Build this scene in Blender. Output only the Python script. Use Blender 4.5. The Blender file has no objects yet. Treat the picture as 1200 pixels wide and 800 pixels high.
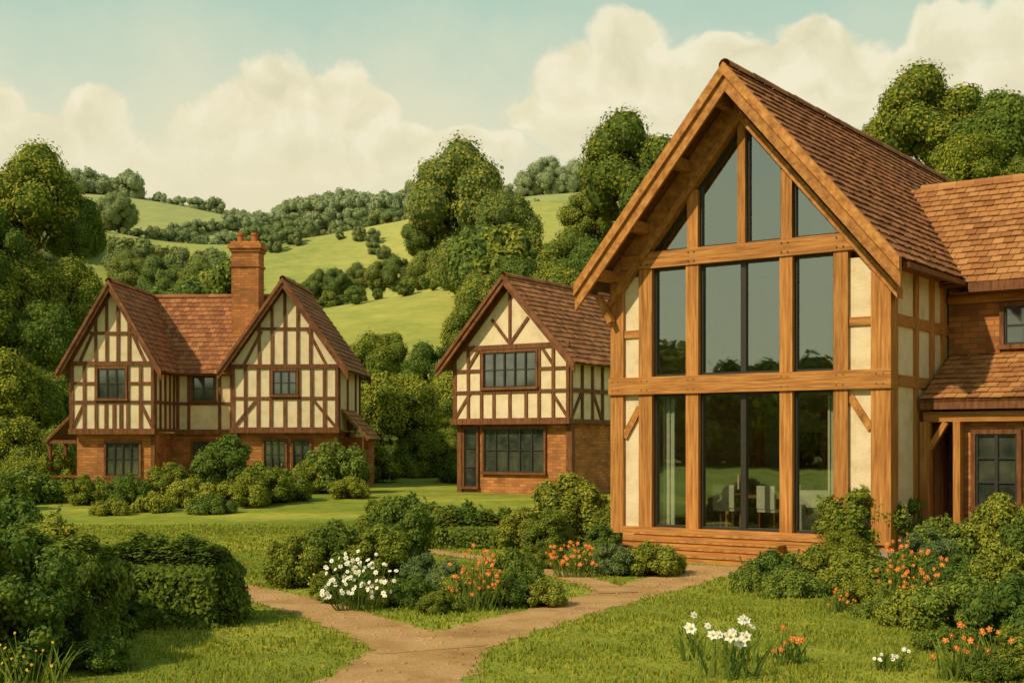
import bpy, math, random
import numpy as np
from mathutils import Vector
random.seed(7); RNG=np.random.default_rng(11)
scene=bpy.context.scene
COL=scene.collection
H=2.4; F=1500.0
def gx(px,y): return (px-600)/F*y
def depth(py,z=0.0): return (H-z)*F/(py-520)

# ---------------------------------------------------------------- materials
class NT:
    def __init__(s,nt): s.nt=nt; s.n=nt.nodes; s.l=nt.links
    def node(s,t,**k):
        n=s.n.new(t)
        for a,b in k.items(): setattr(n,a,b)
        return n
    def put(s,sock,v):
        if v is None: return
        if isinstance(v,bpy.types.NodeSocket): s.l.new(v,sock)
        else: sock.default_value=v
    def math(s,op,a,b=None,c=None,clamp=False):
        n=s.node('ShaderNodeMath',operation=op,use_clamp=clamp)
        for i,v in enumerate((a,b,c)): s.put(n.inputs[i],v)
        return n.outputs[0]
    def vm(s,op,a,b=None,out=0):
        n=s.node('ShaderNodeVectorMath',operation=op)
        s.put(n.inputs[0],a); s.put(n.inputs[1],b)
        return n.outputs[out]
    def noise(s,vec,scale,detail=4,rough=.55,out='Fac'):
        n=s.node('ShaderNodeTexNoise'); s.put(n.inputs['Vector'],vec)
        n.inputs['Scale'].default_value=scale; n.inputs['Detail'].default_value=detail
        n.inputs['Roughness'].default_value=rough
        return n.outputs[out]
    def mix(s,f,a,b,blend='MIX'):
        n=s.node('ShaderNodeMix',data_type='RGBA',blend_type=blend)
        s.put(n.inputs[0],f); s.put(n.inputs[6],a); s.put(n.inputs[7],b)
        return n.outputs[2]
    def ramp(s,f,stops):
        n=s.node('ShaderNodeValToRGB'); r=n.color_ramp
        while len(r.elements)<len(stops): r.elements.new(.5)
        for e,(p,c) in zip(r.elements,stops): e.position=p; e.color=c4(c)
        s.put(n.inputs[0],f); return n.outputs[0]
    def maprange(s,v,a,b,c=0.,d=1.):
        n=s.node('ShaderNodeMapRange',interpolation_type='SMOOTHSTEP'); s.put(n.inputs[0],v)
        for i,x in enumerate((a,b,c,d)): n.inputs[i+1].default_value=x
        return n.outputs[0]
def c4(c): return (c[0],c[1],c[2],1.0)
def newmat(name):
    m=bpy.data.materials.new(name); m.use_nodes=True; m.node_tree.nodes.clear()
    return m,NT(m.node_tree)
def principled(t,col,rough=.8,spec=.25,bump=None,bs=.3,bd=.02):
    p=t.node('ShaderNodeBsdfPrincipled'); t.put(p.inputs['Base Color'],col)
    t.put(p.inputs['Roughness'],rough); p.inputs['Specular IOR Level'].default_value=spec
    if bump is not None:
        b=t.node('ShaderNodeBump'); b.inputs['Strength'].default_value=bs; b.inputs['Distance'].default_value=bd
        t.put(b.inputs['Height'],bump); t.l.new(b.outputs[0],p.inputs['Normal'])
    return p.outputs[0]
def out(t,sh):
    o=t.node('ShaderNodeOutputMaterial'); t.l.new(sh,o.inputs['Surface'])
def painted_haze(t,col):  # aerial haze painted into the base colour, growing with world Y
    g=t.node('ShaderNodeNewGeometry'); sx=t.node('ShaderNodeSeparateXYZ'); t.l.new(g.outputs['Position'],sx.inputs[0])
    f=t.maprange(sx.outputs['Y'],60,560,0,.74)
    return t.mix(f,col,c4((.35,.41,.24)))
def foliage(name,dark,mid,light,hz=True,trans=.22):
    m,t=newmat(name)
    g=t.node('ShaderNodeNewGeometry'); oi=t.node('ShaderNodeObjectInfo')
    n=t.noise(g.outputs['Position'],.6,1)
    f=t.math('ADD',t.math('MULTIPLY',g.outputs['Random Per Island'],.55),t.math('MULTIPLY',n,.5))
    f=t.math('ADD',f,t.math('MULTIPLY',t.math('SUBTRACT',oi.outputs['Random'],.5),.35))
    col=t.ramp(f,[(.12,dark),(.5,mid),(.9,light)])
    if hz: col=painted_haze(t,col)
    d=t.node('ShaderNodeBsdfDiffuse'); t.put(d.inputs[0],col); p=d.outputs[0]
    if trans>0:
        tr=t.node('ShaderNodeBsdfTranslucent'); t.put(tr.inputs[0],col)
        mx=t.node('ShaderNodeMixShader'); mx.inputs[0].default_value=trans
        t.l.new(p,mx.inputs[1]); t.l.new(tr.outputs[0],mx.inputs[2]); p=mx.outputs[0]
    out(t,p); return m
M={}
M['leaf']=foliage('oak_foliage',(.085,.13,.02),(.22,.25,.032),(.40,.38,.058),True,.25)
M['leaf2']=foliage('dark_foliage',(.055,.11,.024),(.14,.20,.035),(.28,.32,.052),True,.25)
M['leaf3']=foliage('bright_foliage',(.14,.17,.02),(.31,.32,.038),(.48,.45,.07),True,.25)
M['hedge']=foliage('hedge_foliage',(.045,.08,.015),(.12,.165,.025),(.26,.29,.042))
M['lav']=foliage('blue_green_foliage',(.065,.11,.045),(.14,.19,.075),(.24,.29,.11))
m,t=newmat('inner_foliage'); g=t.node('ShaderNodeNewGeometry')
c=t.ramp(t.noise(g.outputs['Position'],2.5,1),[(.3,(.045,.075,.015)),(.7,(.11,.145,.024))]); d=t.node('ShaderNodeBsdfDiffuse'); t.put(d.inputs[0],painted_haze(t,c)); out(t,d.outputs[0]); M['core']=m
m,t=newmat('bark'); g=t.node('ShaderNodeNewGeometry')
n=t.noise(t.vm('MULTIPLY',g.outputs['Position'],(6,6,1.2)),1.5,5)
out(t,principled(t,t.ramp(n,[(.3,(.05,.03,.018)),(.7,(.13,.085,.05))]),.9,.1,n,.6,.04)); M['bark']=m

def wood(name,sc,a,b,cc,rough=.6):
    m,t=newmat(name); tc=t.node('ShaderNodeTexCoord'); g=t.node('ShaderNodeNewGeometry')
    v=t.vm('MULTIPLY',tc.outputs['Object'],sc)
    n=t.noise(v,1.0,6,.65); n2=t.noise(tc.outputs['Object'],1.7,3)
    col=t.ramp(n,[(.3,a),(.5,b),(.72,cc)])
    k=t.math('ADD',.70,t.math('ADD',t.math('MULTIPLY',g.outputs['Random Per Island'],.28),t.math('MULTIPLY',n2,.32)))
    vv=t.node('ShaderNodeCombineXYZ')
    for i in range(3): t.l.new(k,vv.inputs[i])
    col=t.mix(1.0,col,vv.outputs[0],'MULTIPLY')
    out(t,principled(t,col,rough,.2,n,.45,.012)); return m
OA=((.20,.075,.016),(.40,.17,.042),(.58,.29,.085))
M['oak_v']=wood('oak_vertical_grain',(24,24,1.2),*OA)
M['oak_h']=wood('oak_horizontal_grain',(1.2,24,24),*OA)
M['oak_d']=wood('oak_rafter_grain',(6,28,6),*OA)
DA=((.075,.028,.01),(.16,.062,.022),(.25,.105,.04))
M['tim']=wood('dark_timber',(14,14,2.5),*DA)
M['barge']=wood('dark_bargeboard',(3,20,3),(.09,.035,.014),(.18,.07,.028),(.27,.12,.05))
m,t=newmat('cream_plaster'); tc=t.node('ShaderNodeTexCoord')
n=t.noise(tc.outputs['Object'],2.2,6,.65); n2=t.noise(tc.outputs['Object'],25,5)
col=t.ramp(n,[(.25,(.54,.42,.25)),(.5,(.70,.58,.38)),(.8,(.78,.68,.48))])
out(t,principled(t,col,.9,.1,n2,.5,.02)); M['plaster']=m
m,t=newmat('orange_brick'); tc=t.node('ShaderNodeTexCoord')
s=t.node('ShaderNodeSeparateXYZ'); t.l.new(tc.outputs['Object'],s.inputs[0])
cb=t.node('ShaderNodeCombineXYZ'); t.l.new(t.math('ADD',s.outputs[0],s.outputs[1]),cb.inputs[0]); t.l.new(s.outputs[2],cb.inputs[1])
b=t.node('ShaderNodeTexBrick'); t.l.new(cb.outputs[0],b.inputs['Vector'])
b.inputs['Scale'].default_value=1; b.inputs['Brick Width'].default_value=.34; b.inputs['Row Height'].default_value=.12; b.inputs['Mortar Size'].default_value=.012
b.inputs['Color1'].default_value=c4((.52,.22,.068)); b.inputs['Color2'].default_value=c4((.30,.12,.042)); b.inputs['Mortar'].default_value=c4((.24,.14,.07))
n=t.noise(tc.outputs['Object'],1.3,5)
col=t.mix(1.0,b.outputs['Color'],t.ramp(n,[(.3,(.7,.68,.66)),(.7,(1.25,1.15,1.05))]),'MULTIPLY')
out(t,principled(t,col,.85,.15,t.math('SUBTRACT',1.0,b.outputs['Fac']),.5,.01)); M['brick']=m
def tilemat(name,a,b_,c_):
    m,t=newmat(name); g=t.node('ShaderNodeNewGeometry')
    n=t.noise(g.outputs['Position'],.7,5); n2=t.noise(g.outputs['Position'],14,4)
    f=t.math('ADD',t.math('MULTIPLY',g.outputs['Random Per Island'],.6),t.math('MULTIPLY',n,.45))
    col=t.mix(t.math('MULTIPLY',n2,.3),t.ramp(f,[(.15,a),(.5,b_),(.9,c_)]),c4((.12,.07,.03)))
    out(t,principled(t,col,.8,.2,n2,.4,.01)); return m
M['tile']=tilemat('clay_roof_tiles',(.19,.070,.03),(.33,.125,.048),(.47,.20,.078))
M['tile2']=tilemat('orange_clay_roof_tiles',(.26,.10,.036),(.42,.18,.06),(.54,.27,.095))
def flat(name,c,rough=.5,spec=.3,ns=8.):
    m,t=newmat(name); tc=t.node('ShaderNodeTexCoord'); n=t.noise(tc.outputs['Object'],ns,4)
    out(t,principled(t,t.mix(n,c4([x*.75 for x in c]),c4([x*1.2 for x in c])),rough,spec)); return m
M['alu']=flat('dark_window_frame',(.032,.028,.022),.4,.4)
M['white']=flat('white_petals',(.80,.78,.68),.6); M['orange']=flat('orange_petals',(.66,.17,.035),.6); M['yellow']=flat('yellow_petals',(.75,.5,.05),.6)
M['stone']=flat('stone',(.34,.27,.19),.9,.1,5.)
M['room']=flat('interior_wall',(.62,.52,.36),.9,.1,2.); M['sofa']=flat('linen_fabric',(.72,.66,.54),.9,.1); M['floorw']=flat('interior_floor_wood',(.42,.25,.12),.4,.3,4.)
M['pot']=flat('terracotta',(.38,.13,.05),.8,.1)
# glass
m,t=newmat('window_glass')
tr=t.node('ShaderNodeBsdfTransparent'); tr.inputs[0].default_value=(.84,.92,.84,1)
gl=t.node('ShaderNodeBsdfGlossy'); gl.inputs[0].default_value=(.76,.94,.90,1); gl.inputs['Roughness'].default_value=.015
lw=t.node('ShaderNodeLayerWeight'); lw.inputs[0].default_value=.3
nb=t.node('ShaderNodeTexNoise'); tc=t.node('ShaderNodeTexCoord'); t.l.new(tc.outputs['Object'],nb.inputs[0]); nb.inputs['Scale'].default_value=.9
bp=t.node('ShaderNodeBump'); bp.inputs['Strength'].default_value=.05; bp.inputs['Distance'].default_value=.05; t.l.new(nb.outputs[0],bp.inputs['Height']); t.l.new(bp.outputs[0],gl.inputs['Normal'])
mx=t.node('ShaderNodeMixShader'); t.l.new(t.math('ADD',t.math('MULTIPLY',lw.outputs['Fresnel'],.6),.30,clamp=True),mx.inputs[0]); t.l.new(tr.outputs[0],mx.inputs[1]); t.l.new(gl.outputs[0],mx.inputs[2]); out(t,mx.outputs[0]); M['glass']=m
m,t=newmat('cottage_glass'); fr=t.node('ShaderNodeFresnel'); fr.inputs[0].default_value=1.5
tc=t.node('ShaderNodeTexCoord'); n=t.noise(tc.outputs['Object'],1.7,3)
p=principled(t,t.ramp(n,[(.35,(.02,.028,.022)),(.65,(.08,.085,.06))]),.06,.6); gl=t.node('ShaderNodeBsdfGlossy'); gl.inputs[0].default_value=(.7,.85,.85,1); gl.inputs['Roughness'].default_value=.05
mx=t.node('ShaderNodeMixShader'); t.l.new(t.math('ADD',fr.outputs[0],.10,clamp=True),mx.inputs[0]); t.l.new(p,mx.inputs[1]); t.l.new(gl.outputs[0],mx.inputs[2]); out(t,mx.outputs[0]); M['cglass']=m
# ground
m,t=newmat('grass_ground'); g=t.node('ShaderNodeNewGeometry'); P=g.outputs['Position']
n=t.noise(t.vm('MULTIPLY',P,(.5,1.4,1)),.16,4); n2=t.noise(P,1.6,6,.7); n3=t.noise(P,14,4,.7); nf=t.noise(t.vm('MULTIPLY',P,(.02,.006,.02)),1,3)
nh=t.noise(t.vm('MULTIPLY',P,(.22,.10,.9)),1,6,.7)
f=t.math('ADD',t.math('MULTIPLY',n,.62),t.math('MULTIPLY',n2,.38))
near=t.ramp(f,[(.36,(.10,.145,.02)),(.5,(.25,.27,.034)),(.62,(.45,.41,.068))])
near=t.mix(t.math('MULTIPLY',n3,.45),near,c4((.12,.165,.025)))
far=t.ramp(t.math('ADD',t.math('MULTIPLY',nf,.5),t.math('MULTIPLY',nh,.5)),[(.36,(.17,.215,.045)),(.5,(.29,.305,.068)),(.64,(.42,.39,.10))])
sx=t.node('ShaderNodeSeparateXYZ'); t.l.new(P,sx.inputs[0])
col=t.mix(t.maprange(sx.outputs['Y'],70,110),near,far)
fh=t.maprange(sx.outputs['Y'],100,600,0,.5); col=t.mix(fh,col,c4((.38,.41,.22)))  # distance haze painted into the ground colour too
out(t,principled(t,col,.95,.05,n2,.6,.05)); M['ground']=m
M['grass']=foliage('grass_blades',(.09,.14,.018),(.24,.27,.03),(.42,.40,.06),False,.3)
m,t=newmat('dirt_path_surface'); g=t.node('ShaderNodeNewGeometry'); P=g.outputs['Position']
n=t.noise(P,1.2,6,.65); n2=t.noise(P,22,5,.7); n3=t.noise(P,5,5,.7)
col=t.ramp(n,[(.28,(.31,.165,.06)),(.5,(.52,.31,.135)),(.75,(.66,.42,.21))])
col=t.mix(t.math('MULTIPLY',n2,.5),col,c4((.28,.145,.055)))
out(t,principled(t,col,.95,.05,t.math('ADD',n3,n2),.7,.03)); M['path']=m

# ---------------------------------------------------------------- mesh helpers
def np_mesh(name,verts,quads,mats,midx=None,smooth=False,tris=None):
    me=bpy.data.meshes.new(name); verts=np.asarray(verts,dtype=np.float32)
    nq=len(quads); nt_=0 if tris is None else len(tris)
    me.vertices.add(len(verts)); me.vertices.foreach_set('co',verts.ravel())
    me.loops.add(nq*4+nt_*3); idx=np.asarray(quads,dtype=np.int32).ravel()
    if nt_: idx=np.concatenate([idx,np.asarray(tris,dtype=np.int32).ravel()])
    me.loops.foreach_set('vertex_index',idx)
    me.polygons.add(nq+nt_)
    st=np.concatenate([np.arange(nq)*4,nq*4+np.arange(nt_)*3]).astype(np.int32)
    me.polygons.foreach_set('loop_start',st)
    for mm in mats: me.materials.append(mm)
    if midx is not None: me.polygons.foreach_set('material_index',np.asarray(midx,dtype=np.int32))
    me.polygons.foreach_set('use_smooth',np.full(nq+nt_,smooth,dtype=bool))
    me.update(calc_edges=True); me.validate(); return me
def obj(name,me,loc=(0,0,0),rot=0,scale=(1,1,1),parent=None):
    o=bpy.data.objects.new(name,me); COL.objects.link(o); o.location=loc; o.rotation_euler=(0,0,rot); o.scale=scale
    if parent: o.parent=parent
    return o
class MB:
    def __init__(s): s.v=[]; s.q=[]; s.m=[]; s.n=0
    def add(s,v,q,mi):
        v=np.asarray(v,float).reshape(-1,3); q=np.asarray(q,int).reshape(-1,4)
        s.v.append(v); s.q.append(q+s.n); s.m.append(np.full(len(q),mi)); s.n+=len(v)
    def mesh(s,name,mats,smooth=False):
        return np_mesh(name,np.concatenate(s.v),np.concatenate(s.q),mats,np.concatenate(s.m),smooth)
def sphere_grid(nu=10,nv=6):
    v=[];q=[]
    for j in range(nv+1):
        th=math.pi*j/nv
        for i in range(nu):
            ph=2*math.pi*i/nu; v.append((math.sin(th)*math.cos(ph),math.sin(th)*math.sin(ph),math.cos(th)))
    for j in range(nv):
        for i in range(nu):
            q.append((j*nu+i,(j+1)*nu+i,(j+1)*nu+(i+1)%nu,j*nu+(i+1)%nu))
    return np.array(v),np.array(q)
SV,SQ=sphere_grid()
def limb(mb,p0,p1,r0,r1,mi,k=7,segs=4,wob=.0):
    p0=np.array(p0,float);p1=np.array(p1,float);d=p1-p0;L=np.linalg.norm(d);d/=L
    a=np.cross(d,[0,0,1.]) if abs(d[2])<.9 else np.cross(d,[1.,0,0]); a/=np.linalg.norm(a); b=np.cross(d,a)
    v=[];q=[]
    for s in range(segs+1):
        f=s/segs; r=r0+(r1-r0)*f; c=p0+d*L*f+(a*math.sin(f*5)+b*math.cos(f*4))*wob*math.sin(math.pi*f)
        for i in range(k):
            an=2*math.pi*i/k; v.append(c+a*r*math.cos(an)+b*r*math.sin(an))
    for s in range(segs):
        for i in range(k): q.append((s*k+i,s*k+(i+1)%k,(s+1)*k+(i+1)%k,(s+1)*k+i))
    mb.add(v,q,mi)
def leafquads(P,N,size,rng,asp=.62,jn=.32):
    n=len(P); N=N+rng.normal(0,jn,(n,3)); N/=np.linalg.norm(N,axis=1)[:,None]
    R=rng.normal(0,1,(n,3)); A=np.cross(N,R); A/=np.linalg.norm(A,axis=1)[:,None]; B=np.cross(N,A)
    s=size*rng.uniform(.6,1.35,(n,1))
    V=np.stack([P+A*s,P+B*s*asp,P-A*s,P-B*s*asp],1).reshape(-1,3)
    return V,np.arange(n*4).reshape(-1,4)
def lobe_cloud(mb,lobes,n,size,rng,core=.86,zmin=None,stray=.05):
    L=np.array(lobes); w=L[:,3]**2; cnt=(n*w/w.sum()).astype(int)
    for i,(cx,cy,cz,r) in enumerate(L):
        d=rng.normal(0,1,(cnt[i]*2,3)); d/=np.linalg.norm(d,axis=1)[:,None]
        keep=(d[:,2]>-.25)|(rng.random(len(d))<.45); d=d[keep][:cnt[i]]
        bump=1+.10*np.sin(d[:,0]*7+i)*np.cos(d[:,1]*6+2*i)+.06*np.sin(d[:,2]*13+i*3)
        rr=r*rng.uniform(.86,1.10,len(d))*bump
        st=rng.random(len(d))<stray; rr[st]*=rng.uniform(1.05,1.30,st.sum())
        P=np.array([cx,cy,cz])+d*rr[:,None]
        D=np.linalg.norm(P[:,None,:]-L[None,:,:3],axis=2)/L[None,:,3]; D[:,i]=9
        k=D.min(axis=1)>.82
        if zmin is not None: k&=P[:,2]>zmin
        if k.sum()==0: continue
        V,Q=leafquads(P[k],d[k]+np.array([0,0,.15]),size,rng); mb.add(V,Q,0)
        jit=1+.12*np.sin(SV[:,0]*6+i)*np.cos(SV[:,1]*5+i*2)
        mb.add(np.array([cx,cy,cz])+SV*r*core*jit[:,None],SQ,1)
def tree_mesh(name,seed,nl,leaves,size,leafmat,lr=(.10,.17)):
    rng=np.random.default_rng(seed); mb=MB(); lobes=[]
    for i in range(nl):
        d=rng.normal(0,1,3); d/=np.linalg.norm(d); rad=rng.uniform(.45,1)**.5
        p=np.array([0,0,.58])+d*np.array([.31,.31,.30])*rad
        if d[2]<0: p[:2]*=1.12
        lobes.append((p[0],p[1],p[2],rng.uniform(*lr)*(1.15 if i<nl//3 else .85)))
    lobe_cloud(mb,lobes,leaves,size,rng,.84)
    limb(mb,(0,0,-1.8),(0,0,-.02),.055,.042,2,8,4,.01)
    limb(mb,(0,0,-.03),(0.01,0,.45),.042,.02,2,8,5,.01)
    for l in lobes[:9]: limb(mb,(0,0,rng.uniform(.12,.35)),l[:3],.016,.005,2,5,3,.01)
    return mb.mesh(name,[leafmat,M['core'],M['bark']])
TREES=[tree_mesh('oak_crown_a',1,38,14000,.0135,M['leaf']),tree_mesh('oak_crown_b',2,44,14000,.0135,M['leaf2'],(.085,.165)),
       tree_mesh('oak_crown_c',3,36,13000,.0135,M['leaf3']),tree_mesh('oak_crown_d',4,50,15000,.013,M['leaf'],(.07,.15))]
LOW=[tree_mesh('wood_crown_a',21,18,2200,.028,M['leaf']),tree_mesh('wood_crown_b',22,20,2200,.028,M['leaf2']),tree_mesh('wood_crown_c',23,16,2200,.029,M['leaf']),tree_mesh('wood_crown_d',24,19,2200,.028,M['leaf2'])]
def bush_mesh(name,seed,nl,leaves,size,leafmat,tall):
    rng=np.random.default_rng(seed); mb=MB(); lobes=[]
    nl=int(nl*(.6+.5*tall)); leaves=int(leaves*(.55+.5*tall))
    for i in range(nl):
        a=rng.uniform(0,6.283); r=.80*rng.random()**.5; r0=rng.uniform(.12,.31)
        z=(tall-r0)*math.sqrt(max(0,1-(r/.98)**2))*rng.uniform(.15,1.05)
        if i==0: r=.05; z=tall-r0
        lobes.append((r*math.cos(a),r*math.sin(a),max(z,.12),r0))
    lobe_cloud(mb,lobes,leaves,size,rng,.80,-.05,.14)
    # loose upright sprigs
    ns=int(26*(.6+.4*tall)); 
    for i in range(ns):
        l=lobes[rng.integers(len(lobes))]; d=np.array([rng.normal(0,.5),rng.normal(0,.5),1.0]); d/=np.linalg.norm(d)
        b_=np.array(l[:3]); L_=l[3]*rng.uniform(1.25,1.7); limb(mb,b_,b_+d*L_,.006,.003,2,3,2)
        k=9; f=np.linspace(.72,1.02,k)[:,None]; P=b_+d*L_*f+rng.normal(0,.02,(k,3)); V,Q=leafquads(P,np.tile(d,(k,1))*.3+rng.normal(0,.6,(k,3)),size,rng); mb.add(V,Q,0)
    for l in lobes[:5]: limb(mb,(0,0,-.05),l[:3],.03,.01,2,5,2)
    return mb.mesh(name,[leafmat,M['core'],M['bark']])
TALLS=(.75,1.2,1.9)
BUSH={}
for i,(k,mt,sz) in enumerate((('a','leaf',.040),('b','leaf2',.040),('c','leaf3',.038),('h','hedge',.036),('l','lav',.032))):
    BUSH[k]=[bush_mesh('shrub_%s%d'%(k,j),31+i*5+j,36,8500,sz,M[mt],tl) for j,tl in enumerate(TALLS)]

# ---------------------------------------------------------------- terrain
RID=[(160,45,[(-600,33),(0,14),(250,14.5),(330,15.7),(400,18.4),(500,21.6),(600,24),(700,25.5),(1200,28),(2200,30)],),
     (300,60,[(-1500,70),(0,58),(120,52),(200,48),(260,45),(300,45.5),(350,48),(400,51),(490,56),(600,57),(700,60),(1200,62),(2500,60)]),
     (490,80,[(-2500,90),(0,98),(150,97),(200,94),(250,90),(330,84),(400,85),(500,90),(600,96),(680,98),(1200,100),(3000,95)]),
     (850,150,[(-3000,150),(0,160),(330,150),(480,160),(700,158),(1200,160),(4000,150)])]
def sstep(x,a,b):
    t=np.clip((x-a)/(b-a),0,1); return t*t*(3-2*t)
def hgt(x,y):
    x=np.asarray(x,float);y=np.asarray(y,float)
    base=sstep(y,38,52)*.45; out_=np.zeros_like(x+y)
    for Y,w,prof in RID:
        px=np.array([p[0] for p in prof]);zz=np.array([p[1] for p in prof])
        X=(px-600)/F*Y
        hh=np.interp(x,X,zz)
        hh=(hh+np.interp(x-12,X,zz)+np.interp(x+12,X,zz)+np.interp(x-24,X,zz)+np.interp(x+24,X,zz))/5
        g_=np.where(y<Y,np.exp(-((y-Y)/w)**2),np.exp(-((y-Y)/(w*1.3))**2))
        out_=np.maximum(out_,hh*g_)+np.minimum(out_,hh*g_)*.12
    out_=out_*sstep(y,40,75)+base
    back=sstep(-y,120,500)*25
    return out_+back+sstep(np.abs(x)+0*y,60,400)*np.where(y<60,6.,0)*sstep(-y,-50,0)
ys=np.concatenate([np.linspace(-700,-20,20),np.linspace(-10,70,40),np.linspace(74,620,150),np.linspace(630,1600,60),np.linspace(1650,4000,10)])
xs=np.concatenate([np.linspace(-3500,-420,24),np.linspace(-400,400,200),np.linspace(420,3500,24)])
X,Y=np.meshgrid(xs,ys); Z=hgt(X,Y)
nx=len(xs); idx=np.arange(len(xs)*len(ys)).reshape(len(ys),nx)
Q=np.stack([idx[:-1,:-1],idx[:-1,1:],idx[1:,1:],idx[1:,:-1]],-1).reshape(-1,4)
obj('ground',np_mesh('ground',np.stack([X,Y,Z],-1).reshape(-1,3),Q,[M['ground']],None,True))

# ---------------------------------------------------------------- paths
def spline(pts,n=14):
    P=[np.array(p,float) for p in pts]; P=[2*P[0]-P[1]]+P+[2*P[-1]-P[-2]]; o=[]
    for i in range(1,len(P)-2):
        for k in range(n):
            t_=k/n; a,b,c_,d=P[i-1],P[i],P[i+1],P[i+2]
            o.append(.5*((2*b)+(-a+c_)*t_+(2*a-5*b+4*c_-d)*t_**2+(-a+3*b-3*c_+d)*t_**3))
    o.append(P[-2]); return np.array(o)
PATHS=[([(-2.2,5,1.9),(-1.55,10,1.7),(-1.15,13.2,1.45),(-.85,15.2,1.3),(.15,17.3,1.1),(1.35,19.6,1.05),(2.7,22.2,1.15),(3.55,24.2,1.6),(3.95,25.2,2.0)],.004,'garden_path'),
       ([(-.9,14.9,1.3),(-1.7,16.5,1.05),(-2.7,18.3,.95),(-3.9,20.2,.95),(-5.6,22.2,.9),(-9,24.5,.9)],.008,'garden_path'),
       ([(1.75,20.6,.7),(1.2,22.6,.6),(.4,24.6,.6),(-.4,26.5,.6),(-2.5,29.5,.6)],.012,'garden_path')]
CL=[]
for pts,z,nm in PATHS:
    s_=spline(pts); CL.append(s_); v=[];q=[]
    for i,(x,y,w) in enumerate(s_):
        a=s_[min(i+1,len(s_)-1)]-s_[max(i-1,0)]; nrm=np.array([-a[1],a[0]]); nrm/=np.linalg.norm(nrm)
        wl=w/2*(1+.10*math.sin(i*1.3)+.08*random.uniform(-1,1)); wr=w/2*(1+.10*math.sin(i*1.7+1)+.08*random.uniform(-1,1))
        for k in range(5):
            f=-wl+(wl+wr)*k/4; v.append((x+nrm[0]*f,y+nrm[1]*f,z))
    for i in range(len(s_)-1):
        for k in range(4): q.append((i*5+k,i*5+k+1,(i+1)*5+k+1,(i+1)*5+k))
    obj(nm,np_mesh(nm,v,q,[M['path']]))
CLA=np.concatenate(CL)
def pathdist(P):
    d=np.full(len(P),99.)
    for x,y,w in CLA: d=np.minimum(d,np.hypot(P[:,0]-x,P[:,1]-y)-w/2)
    return d
mb=MB(); rng=np.random.default_rng(5)
for i in range(520):
    x,y,w=CLA[rng.integers(len(CLA))]; r=rng.uniform(.010,.036)
    p=np.array([x+rng.normal(0,w*.33),y+rng.normal(0,.3),r*.2])
    mb.add(p+SV*np.array([r,r*rng.uniform(.6,1),r*.55]),SQ,0)
obj('path_pebbles',mb.mesh('path_pebbles',[M['path']],True))
def blades(name,n,xr,yr,hmin,hmax,w,mat,maskfn):
    rng=np.random.default_rng(len(name)+n); yy=yr[0]+(yr[1]-yr[0])*rng.random(n)**1.25; xx=rng.uniform(-1,1,n)*(yy*.45+1)
    P=np.stack([xx,yy],1); k=maskfn(P,rng); P=P[k]; n=len(P)
    tuft=(np.sin(P[:,0]*3.1+P[:,1]*1.3)+np.sin(P[:,0]*1.3-P[:,1]*2.7+2)+np.sin(P[:,0]*7+P[:,1]*5))/3
    h=rng.uniform(hmin,hmax,n)*(.8+.6*tuft); h=np.maximum(h,.012); a=rng.uniform(0,6.28,n); w_=w*rng.uniform(.6,1.3,n)*(P[:,1]/16)
    lean=rng.normal(0,.35,(n,2))*h[:,None]; dx=np.cos(a)*w_; dy=np.sin(a)*w_
    b0=np.stack([P[:,0]-dx,P[:,1]-dy,np.zeros(n)-.01],1); b1=np.stack([P[:,0]+dx,P[:,1]+dy,np.zeros(n)-.01],1)
    m1=np.stack([P[:,0]+lean[:,0]*.4+dx*.7,P[:,1]+lean[:,1]*.4+dy*.7,h*.6],1); m0=np.stack([P[:,0]+lean[:,0]*.4-dx*.7,P[:,1]+lean[:,1]*.4-dy*.7,h*.6],1)
    tp=np.stack([P[:,0]+lean[:,0],P[:,1]+lean[:,1],h],1)
    V=np.stack([b0,b1,m1,m0,tp],1).reshape(-1,3); i=np.arange(n)*5
    obj(name,np_mesh(name,V,np.stack([i,i+1,i+2,i+3],1),[mat],None,False,np.stack([i+3,i+2,i+4],1)))
blades('grass',170000,(-8,8),(10.5,38),.025,.075,.011,M['grass'],lambda P,r:pathdist(P)>r.uniform(-.10,.12,len(P)))

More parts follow.
